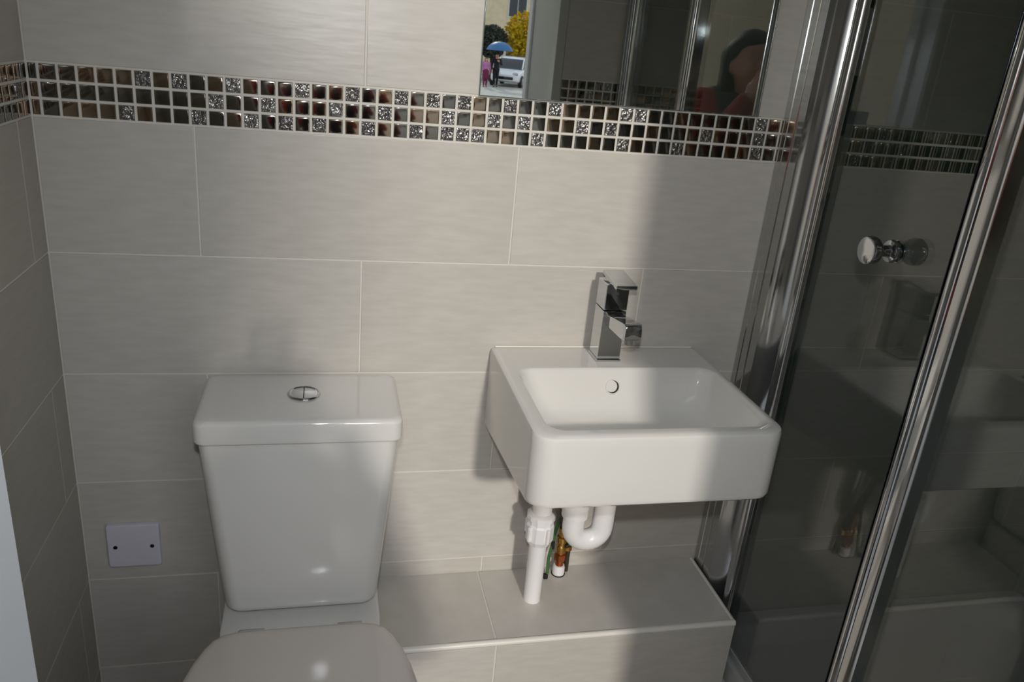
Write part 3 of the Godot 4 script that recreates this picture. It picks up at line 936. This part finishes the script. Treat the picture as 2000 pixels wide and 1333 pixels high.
func person(t: Node3D, j: Dictionary, top_mat: Material, leg_mat: Material, hair_mat: Material, cell: float, fingers: bool, long_hair: bool, skirt := false):
	# j: joints in the person's own space, facing -z
	var body := []
	var hc: Vector3 = j.head
	body.append_array([[hc + Vector3(0, 0.035, 0.012), hc + Vector3(0, 0.02, 0.02), 0.082, 0.08], [hc + Vector3(0, -0.035, -0.022), hc + Vector3(0, -0.06, -0.045), 0.056, 0.040], [hc + Vector3(0, -0.06, 0.03), j.neck, 0.050, 0.054]])
	body.append([hc + Vector3(0, -0.002, -0.072), hc + Vector3(0, -0.030, -0.094), 0.0085, 0.013])
	for s in [-1, 1]:
		body.append([hc + Vector3(s * 0.080, 0.012, 0.012), hc + Vector3(s * 0.080, -0.022, 0.004), 0.013, 0.009])
		body.append([hc + Vector3(s * 0.036, -0.018, -0.058), hc + Vector3(s * 0.042, -0.026, -0.04), 0.022, 0.024])
	var torso := [[j.neck, j.chest + Vector3(0, 0.06, 0), 0.056, 0.085], [j.chest + Vector3(-0.055, 0.02, 0), j.chest + Vector3(0.055, 0.02, 0), 0.105, 0.105], [j.chest, j.waist, 0.118, 0.105], [j.waist + Vector3(-0.03, 0, 0), j.waist + Vector3(0.03, 0, 0), 0.10, 0.10], [j.hip_l.lerp(j.hip_r, 0.35), j.hip_l.lerp(j.hip_r, 0.65), 0.118, 0.118]]
	var arms := []
	var fore := []
	var legs := []
	for s in ["l", "r"]:
		var sh: Vector3 = j["shoulder_" + s]
		torso.append([j.chest + Vector3(0, 0.07, 0), sh, 0.07, 0.056])
		arms.append([sh, j["elbow_" + s], 0.053, 0.041])
		fore.append([j["elbow_" + s], j["wrist_" + s], 0.041, 0.027])
		legs.append([j["hip_" + s], j["knee_" + s], 0.086, 0.056])
		legs.append([j["knee_" + s], j["ankle_" + s], 0.054, 0.038])
		legs.append([j["ankle_" + s], j["ankle_" + s] + Vector3(0, -0.04, -0.11), 0.036, 0.026])
	body.append_array(torso + arms + fore + legs)
	obj("body", field_mesh(body, cell, 0.03), M.skin, t)
	for s in ["l", "r"]:
		var h: Array = j["hand_" + s]
		var one := hand_bones(j["wrist_" + s], h[0], h[1], h[2], h[3])
		one.append([j["elbow_" + s].lerp(j["wrist_" + s], 0.8), j["wrist_" + s], 0.0285, 0.026])
		obj("hand", field_mesh(one, 0.004 if fingers else 0.008, 0.010), M.skin, t)
	# clothes follow the body a little outside it
	var top := []
	for b in torso.slice(1) + arms + fore:
		var c: Array = b.duplicate()
		c[2] += 0.014
		c[3] += 0.014
		top.append(c)
	for i in fore.size():
		var c: Array = top[-1 - i]
		c[1] = c[0].lerp(c[1], 0.93)
	obj("top", field_mesh(top, cell, 0.035), top_mat, t)
	var low := [[j.hip_l.lerp(j.hip_r, 0.3), j.hip_l.lerp(j.hip_r, 0.7), 0.13, 0.13]]
	for i in legs.size():
		if i % 3 == 2:
			continue
		var c: Array = legs[i].duplicate()
		c[2] += 0.013
		c[3] += 0.016
		if i % 3 == 1:
			c[1] = c[0].lerp(c[1], 0.96)
		low.append(c)
	if skirt:
		low.append([j.waist, j.knee_l.lerp(j.knee_r, 0.5) + Vector3(0, 0.06, 0), 0.12, 0.2])
	obj("trousers" if not skirt else "skirt", field_mesh(low, cell, 0.03), leg_mat, t)
	for s in ["l", "r"]:
		var a: Vector3 = j["ankle_" + s]
		obj("shoe", field_mesh([[a + Vector3(0, -0.03, 0.02), a + Vector3(0, -0.045, -0.06), 0.043, 0.038], [a + Vector3(0, -0.045, -0.06), a + Vector3(0, -0.052, -0.14), 0.038, 0.030]], minf(cell, 0.012), 0.02), M.shoe, t)
	var hair := [[hc + Vector3(0, 0.052, 0.022), hc + Vector3(0, 0.03, 0.045), 0.083, 0.08], [hc + Vector3(-0.05, 0.035, 0.035), hc + Vector3(0.05, 0.035, 0.035), 0.052, 0.052]]
	if long_hair:
		for s in [-1, 1]:
			hair.append([hc + Vector3(s * 0.062, 0.02, 0.045), hc + Vector3(s * 0.07, -0.17, 0.06), 0.042, 0.03])
		hair.append([hc + Vector3(0, 0.0, 0.07), hc + Vector3(0, -0.20, 0.085), 0.058, 0.045])
	obj("hair", field_mesh(hair, minf(cell, 0.012), 0.025), hair_mat, t)
	for s in [-1, 1]:
		var e := obj("eye", moved(lathe([Vector2(0.0, -0.011), Vector2(0.008, -0.008), Vector2(0.011, 0.0), Vector2(0.008, 0.008), Vector2(0.0, 0.011)], 14), Transform3D(Basis(), hc + Vector3(s * 0.031, 0.004, -0.062))), M.eye, t)
		obj("iris", moved(lathe([Vector2(0.0, -0.0055), Vector2(0.004, -0.004), Vector2(0.0055, 0.0), Vector2(0.004, 0.004), Vector2(0.0, 0.0055)], 10), Transform3D(Basis(), hc + Vector3(s * 0.031, 0.004, -0.0695))), M.iris, e)
	obj("mouth", moved(lathe([Vector2(0.0, -0.007), Vector2(0.016, -0.004), Vector2(0.021, 0.0), Vector2(0.016, 0.004), Vector2(0.0, 0.007)], 14), Transform3D(Basis.from_scale(Vector3(1, 1, 0.5)), hc + Vector3(0, -0.058, -0.084))), M.lip, t)

func build_photographer():
	var at := Vector3(0.405, 0.0, 1.70)
	var t := thing("person", "person with long dark hair, dark body warmer and red sleeves holding a camera", "person", at)
	var j := {
		"head": Vector3(0.012, 1.352, -0.055), "neck": Vector3(0.0, 1.235, 0.0), "chest": Vector3(0.0, 1.09, 0.03), "waist": Vector3(0.0, 0.92, 0.05),
		"hip_l": Vector3(-0.085, 0.79, 0.06), "hip_r": Vector3(0.085, 0.79, 0.06), "knee_l": Vector3(-0.11, 0.43, -0.01), "knee_r": Vector3(0.11, 0.43, 0.0), "ankle_l": Vector3(-0.12, 0.085, 0.06), "ankle_r": Vector3(0.12, 0.085, 0.07),
		"shoulder_l": Vector3(-0.165, 1.185, 0.01), "shoulder_r": Vector3(0.165, 1.185, 0.01), "elbow_l": Vector3(-0.19, 1.0, -0.17), "elbow_r": Vector3(0.20, 1.03, -0.16), "wrist_l": Vector3(-0.07, 1.225, -0.325), "wrist_r": Vector3(0.13, 1.245, -0.30),
		"hand_l": [Vector3(0.35, 0.85, -0.38).normalized(), Vector3(-0.2, 0.45, 0.87).normalized(), Vector3(0.9, -0.4, 0.1).normalized(), 0.75],
		"hand_r": [Vector3(-0.30, 0.90, -0.32).normalized(), Vector3(0.1, 0.35, 0.93).normalized(), Vector3(-0.93, -0.3, -0.1).normalized(), 0.75],
	}
	person(t, j, M.red, M.denim, M.hair, 0.016, true, true)
	# a dark sleeveless body warmer over the red top
	obj("body_warmer", field_mesh([[Vector3(-0.055, 1.13, 0.03), Vector3(0.055, 1.13, 0.03), 0.138, 0.138], [Vector3(0, 1.10, 0.03), Vector3(0, 0.92, 0.05), 0.150, 0.138], [Vector3(-0.03, 0.90, 0.05), Vector3(0.03, 0.90, 0.05), 0.134, 0.134], [Vector3(-0.10, 1.185, 0.015), Vector3(0.10, 1.185, 0.015), 0.084, 0.084]], 0.016, 0.03), M.vest, t)
	# the camera they hold, with its flash up: the light that fills the room
	var c := thing("camera", "black camera with raised flash held by the person in the doorway", "camera", CAM)
	c.basis = cam_basis
	obj("camera_body", bx(Vector3(-0.066, -0.048, 0.052), Vector3(0.066, 0.045, 0.105), 0.009, 3), M.black, c)
	obj("prism_housing", bx(Vector3(-0.03, 0.038, 0.05), Vector3(0.03, 0.068, 0.108), 0.008, 3), M.black, c)
	obj("grip", bx(Vector3(0.044, -0.046, 0.034), Vector3(0.068, 0.036, 0.10), 0.010, 3), M.rubber, c)
	obj("lens_barrel", moved(lathe([Vector2(0.026, 0.008), Vector2(0.031, 0.008), Vector2(0.033, 0.012), Vector2(0.033, 0.03), Vector2(0.031, 0.032), Vector2(0.034, 0.055)], 32), Transform3D(Basis(Vector3(1, 0, 0), PI / 2), Vector3.ZERO)), M.black, c)
	for s in [-1, 1]:
		obj("flash_arm", bx(Vector3(s * 0.026 - 0.003, 0.06, 0.06), Vector3(s * 0.026 + 0.003, 0.10, 0.07), 0.001, 1), M.black, c)
	var hd := obj("flash_head", bx(Vector3(-0.03, 0.088, 0.038), Vector3(0.03, 0.112, 0.072), 0.004), M.black, c)
	var glow := mat(Color(1, 1, 1), 0.4)
	glow.emission_enabled = true
	glow.emission = Color(0.93, 0.97, 1.0)
	glow.emission_energy_multiplier = 4.0
	obj("flash_window", bx(Vector3(-0.022, 0.092, 0.036), Vector3(0.022, 0.108, 0.0385), 0.001, 1), glow, hd)
	var l := SpotLight3D.new()
	l.name = "flash_light"
	l.transform = Transform3D(cam_basis, CAM + cam_basis * Vector3(0.0, 0.10, 0.0335))
	l.light_color = Color(0.97, 0.985, 1.0)
	l.light_energy = 0.46
	l.light_size = 0.016
	l.spot_range = 12.0
	l.spot_attenuation = 2.0
	l.spot_angle = 48.0
	l.spot_angle_attenuation = 1.0
	l.shadow_enabled = true
	add_child(l, true)

# ------------------------------------------------------------------ outdoors, seen only in the mirror
func build_outside():
	var g := struct("ground", "pale paved yard outside", "ground")
	obj("paving", plain_box(Vector3(-60, GROUND - 0.3, OUT_Z), Vector3(80, GROUND, 90)), M.concrete, g)
	var p := struct("trim_2", "concrete step outside the doorway", "step")
	obj("step_slab", plain_box(Vector3(-0.5, GROUND, OUT_Z), Vector3(1.7, 0.0, 2.5)), M.concrete, p)
	# building across the yard
	var b := thing("building", "cream rendered building with dark windows across the yard", "building", Vector3(12.0, GROUND, 58.0))
	var cream := tri(mat(Color(0.93, 0.86, 0.72), 0.9), Vector3(0.2, 0.2, 0.2))
	cream.albedo_texture = noise_tex(0.03, 31, 3, [Color(0.9, 0.9, 0.9), Color(1, 1, 1)], 256)
	obj("wall", plain_box(Vector3(-16, 0, 0), Vector3(10, 6.4, 8)), cream, b)
	var roof := []
	for x in [-16.4, 10.4]:
		roof.append(PackedVector3Array([Vector3(x, 6.3, -0.5), Vector3(x, 6.3, 8.5), Vector3(x, 8.8, 4)]))
	obj("roof", loft(roof), mat(Color(0.30, 0.25, 0.23), 0.9), b)
	for i in 8:
		for k in 2:
			var x := -14.6 + i * 3.1
			var f := obj("window", plain_box(Vector3(x, 0.9 + 2.9 * k, -0.06), Vector3(x + 1.4, 2.4 + 2.9 * k, 0.05)), mat(Color(0.85, 0.86, 0.86), 0.5), b)
			for s in 2:
				obj("pane", plain_box(Vector3(x + 0.08 + 0.64 * s, 0.98 + 2.9 * k, -0.08), Vector3(x + 0.66 + 0.64 * s, 2.32 + 2.9 * k, -0.055)), mat(Color(0.16, 0.19, 0.24), 0.1), f)
	# unseen house, added so its corner shades the left of the room
	var shade_house := thing("building", "house added out of view left of the doorway to shade the room", "building", Vector3(-3.0, GROUND, 8.5))
	obj("wall", plain_box(Vector3(-4.0, 0, -1.5), Vector3(3.62, 5.6, 4.0)), cream, shade_house)
	var nr := []
	for z in [-1.8, 4.3]:
		nr.append(PackedVector3Array([Vector3(-4.3, 5.55, z), Vector3(3.7, 5.55, z), Vector3(-0.3, 7.6, z)]))
	obj("roof", loft(nr), mat(Color(0.30, 0.25, 0.23), 0.9), shade_house)
	var nd := obj("door", bx(Vector3(-1.0, 0.0, -1.56), Vector3(-0.1, 2.0, -1.49), 0.01), M.denim, shade_house)
	obj("door_knob", moved(lathe([Vector2(0.01, 0.0), Vector2(0.01, 0.03), Vector2(0.03, 0.04), Vector2(0.03, 0.06), Vector2(0.0, 0.07)], 14), Transform3D(Basis(Vector3(1, 0, 0), -PI / 2), Vector3(-0.2, 1.0, -1.55))), M.brass, nd)
	# trees
	tree("tree", "yellow-leaved autumn tree behind the white car", Vector3(11.6, GROUND, 46.0), 3.5, Vector3(1.35, 1.5, 1.2), Color(0.92, 0.83, 0.12), 41)
	tree("shrub", "dark grey-green bush behind the blue umbrella", Vector3(9.6, GROUND, 46.0), 3.0, Vector3(0.9, 0.9, 0.9), Color(0.25, 0.27, 0.22), 43)
	car(Vector3(10.3, GROUND, 43.3), deg_to_rad(24), "white hatchback car parked behind the dark figure")
	car(Vector3(7.6, GROUND, 47.5), deg_to_rad(90), "white car further back, seen behind the pink figure")
	# two people in the yard
	var stand := {
		"head": Vector3(0, 1.52, 0), "neck": Vector3(0, 1.40, 0.02), "chest": Vector3(0, 1.24, 0.02), "waist": Vector3(0, 1.03, 0.01),
		"hip_l": Vector3(-0.085, 0.88, 0), "hip_r": Vector3(0.085, 0.88, 0), "knee_l": Vector3(-0.09, 0.48, -0.04), "knee_r": Vector3(0.09, 0.48, 0.03), "ankle_l": Vector3(-0.09, 0.085, -0.04), "ankle_r": Vector3(0.09, 0.085, 0.10),
		"shoulder_l": Vector3(-0.18, 1.34, 0.02), "shoulder_r": Vector3(0.18, 1.34, 0.02), "elbow_l": Vector3(-0.23, 1.08, 0.03), "elbow_r": Vector3(0.24, 1.13, -0.08), "wrist_l": Vector3(-0.23, 0.85, -0.04), "wrist_r": Vector3(0.10, 1.25, -0.22),
		"hand_l": [Vector3(0, -1, -0.1).normalized(), Vector3(0, -0.1, -1).normalized(), Vector3(1, 0, 0), 0.3], "hand_r": [Vector3(-0.8, 0.5, -0.3).normalized(), Vector3(0.4, 0.9, 0.0).normalized(), Vector3(-0.3, 0, 0.95).normalized(), 1.2],
	}
	var dark := mat(Color(0.10, 0.11, 0.15), 0.85)
	var navy := mat(Color(0.08, 0.08, 0.10), 0.85)
	var t := thing("person", "person in dark clothes under a blue umbrella in the yard", "person", Vector3(8.95, GROUND, 41.0))
	person(t, stand, dark, navy, M.hair, 0.026, false, false)
	var u := thing("umbrella", "open blue umbrella held over the person in dark clothes", "umbrella", Vector3(9.02, GROUND, 40.78))
	var rings := []
	for s in [[0.02, 2.22], [0.25, 2.19], [0.45, 2.10], [0.60, 1.97], [0.70, 1.80], [0.69, 1.795], [0.59, 1.955], [0.44, 2.085], [0.24, 2.175], [0.02, 2.205]]:
		var r := PackedVector3Array()
		for i in 32:
			var a := TAU * i / 32.0
			var sc := 1.0 - 0.05 * absf(sin(a * 4.0))
			r.append(Vector3(cos(a) * s[0] * sc, s[1], sin(a) * s[0] * sc))
		rings.append(r)
	obj("canopy", loft(rings), mat(Color(0.22, 0.42, 0.60), 0.5), u)
	obj("shaft", tube([Vector3(0, 1.22, 0), Vector3(0, 2.27, 0)], 0.008, 8), M.black, u)
	var pink := mat(Color(0.74, 0.47, 0.68), 0.8)
	var plum := mat(Color(0.45, 0.10, 0.26), 0.8)
	var q := thing("person", "child in a pink jacket and plum skirt beside the dark figure", "person", Vector3(8.30, GROUND, 40.4))
	q.scale = Vector3.ONE * 0.86
	var st2 := stand.duplicate()
	st2.elbow_r = Vector3(0.23, 1.08, 0.03)
	st2.wrist_r = Vector3(0.23, 0.85, -0.04)
	st2.hand_r = [Vector3(0, -1, -0.1).normalized(), Vector3(0, 0.1, -1).normalized(), Vector3(-1, 0, 0), 0.3]
	person(q, st2, pink, plum, mat(Color(0.32, 0.06, 0.07), 0.6), 0.026, false, true, true)

func tree(called: String, label: String, at: Vector3, h: float, size: Vector3, color: Color, seed_: int):
	var t := thing(called, label, "tree" if called == "tree" else "shrub", at)
	var bark := mat(Color(0.22, 0.18, 0.14), 0.9)
	obj("trunk", tube(smooth_path([Vector3(0, -0.1, 0), Vector3(0.03, h * 0.3, 0.02), Vector3(-0.02, h * 0.6, 0), Vector3(0.02, h * 0.85, 0)], 4), 0.07, 10), bark, t)
	var r := RandomNumberGenerator.new()
	r.seed = seed_
	for i in 7:
		var a := TAU * i / 7.0
		var y := h * (0.35 + 0.06 * i)
		obj("branch", tube([Vector3(0, y, 0), Vector3(cos(a) * size.x * 0.4, y + 0.35, sin(a) * size.z * 0.4), Vector3(cos(a) * size.x * 0.75, y + 0.6, sin(a) * size.z * 0.75)], [0.035, 0.022, 0.01], 6), bark, t)
	var leaf := PackedVector3Array()
	var rim := [Vector3(-0.09, 0, 0), Vector3(-0.03, 0.012, 0.045), Vector3(0.04, 0.012, 0.04), Vector3(0.1, -0.01, 0), Vector3(0.04, 0.012, -0.04), Vector3(-0.03, 0.012, -0.045)]
	var tp := PackedVector3Array()
	var bt := PackedVector3Array()
	for v in rim:
		tp.append(v + Vector3(0, 0.002, 0))
		bt.append(v - Vector3(0, 0.002, 0))
	leaf = loft([bt, tp])
	var mm := MultiMesh.new()
	mm.transform_format = MultiMesh.TRANSFORM_3D
	mm.use_colors = true
	mm.mesh = mesh_of(leaf, 10.0)
	mm.instance_count = 2600
	for i in 2600:
		var d := Vector3(r.randfn(), r.randfn(), r.randfn()).normalized() * pow(r.randf(), 0.4)
		var b := Basis.from_euler(Vector3(r.randf() * TAU, r.randf() * TAU, r.randf() * TAU)) * r.randf_range(0.8, 1.5)
		mm.set_instance_transform(i, Transform3D(b, Vector3(d.x * size.x, h * 0.72 + d.y * size.y, d.z * size.z)))
		mm.set_instance_color(i, Color.WHITE * r.randf_range(0.6, 1.1))
	var o := MultiMeshInstance3D.new()
	o.name = "foliage"
	o.multimesh = mm
	var m := mat(color, 0.7)
	m.vertex_color_use_as_albedo = true
	m.backlight_enabled = true
	m.backlight = color
	o.material_override = m
	o.set_meta("kind", "stuff")
	t.add_child(o, true)

func car(at: Vector3, turn: float, label: String):
	var t := thing("car", label, "car", at)
	t.rotation.y = turn
	var white := mat(Color(0.93, 0.93, 0.94), 0.25, 0.0, 0.6)
	white.clearcoat_enabled = true
	var dark := mat(Color(0.06, 0.07, 0.08), 0.1)
	# the body is lofted along its length (local z, nose at -z)
	var rings := []
	for s in [[-1.95, 0.62, 0.35, 0.62], [-1.85, 0.74, 0.28, 0.72], [-1.5, 0.80, 0.24, 0.82], [-0.9, 0.83, 0.22, 0.92], [0.0, 0.84, 0.22, 0.95], [1.0, 0.84, 0.22, 0.97], [1.6, 0.82, 0.24, 0.98], [1.85, 0.76, 0.3, 0.92], [1.9, 0.66, 0.38, 0.8]]:
		var r := PackedVector3Array()
		for q in rrect(s[1] * 2, s[3] - s[2], 0.12, 4):
			r.append(Vector3(q.x, (s[2] + s[3]) / 2 + q.y, s[0]))
		rings.append(r)
	obj("body", loft(rings), white, t)
	rings = []
	for s in [[0.90, 0.78, -1.05, 1.72], [1.15, 0.72, -0.62, 1.6], [1.38, 0.64, -0.2, 1.4], [1.46, 0.58, 0.02, 1.22]]:
		rings.append(ring_y(rrect(s[1] * 2, s[3] - s[2], 0.1, 4), s[0], Vector2(0, (s[2] + s[3]) / 2)))
	obj("cabin_glass", loft(rings), dark, t)
	rings = []
	for s in [[1.40, 0.64, -0.16, 1.38], [1.47, 0.60, -0.06, 1.28], [1.50, 0.5, 0.1, 1.1]]:
		rings.append(ring_y(rrect(s[1] * 2, s[3] - s[2], 0.12, 4), s[0], Vector2(0, (s[2] + s[3]) / 2)))
	obj("roof", loft(rings), white, t)
	for s in [-1, 1]:
		obj("pillar", tube([Vector3(s * 0.76, 0.92, -1.02), Vector3(s * 0.65, 1.43, -0.14)], 0.035, 8), white, t)
		obj("pillar", tube([Vector3(s * 0.77, 0.95, 1.66), Vector3(s * 0.64, 1.43, 1.3)], 0.06, 8), white, t)
		obj("pillar", tube([Vector3(s * 0.79, 0.92, 0.3), Vector3(s * 0.655, 1.43, 0.36)], 0.03, 8), white, t)
		obj("headlamp", bx(Vector3(s * 0.58 - 0.14, 0.62, -1.93), Vector3(s * 0.58 + 0.14, 0.76, -1.78), 0.04), M.chrome_soft, t)
		for z in [-1.25, 1.2]:
			var wl := obj("wheel", moved(lathe([Vector2(0.2, -0.09), Vector2(0.29, -0.1), Vector2(0.31, -0.07), Vector2(0.31, 0.07), Vector2(0.29, 0.1), Vector2(0.2, 0.09)], 24), Transform3D(Basis(Vector3(0, 0, 1), PI / 2), Vector3(s * 0.77, 0.31, z))), M.rubber, t)
			obj("hubcap", moved(lathe([Vector2(0.19, -0.01), Vector2(0.19, 0.02), Vector2(0.05, 0.035), Vector2(0.0, 0.035)], 20), Transform3D(Basis(Vector3(0, 0, 1), -s * PI / 2), Vector3(s * 0.855, 0.31, z))), M.chrome_soft, wl)
	obj("grille", bx(Vector3(-0.5, 0.36, -1.955), Vector3(0.5, 0.55, -1.86), 0.03), dark, t)
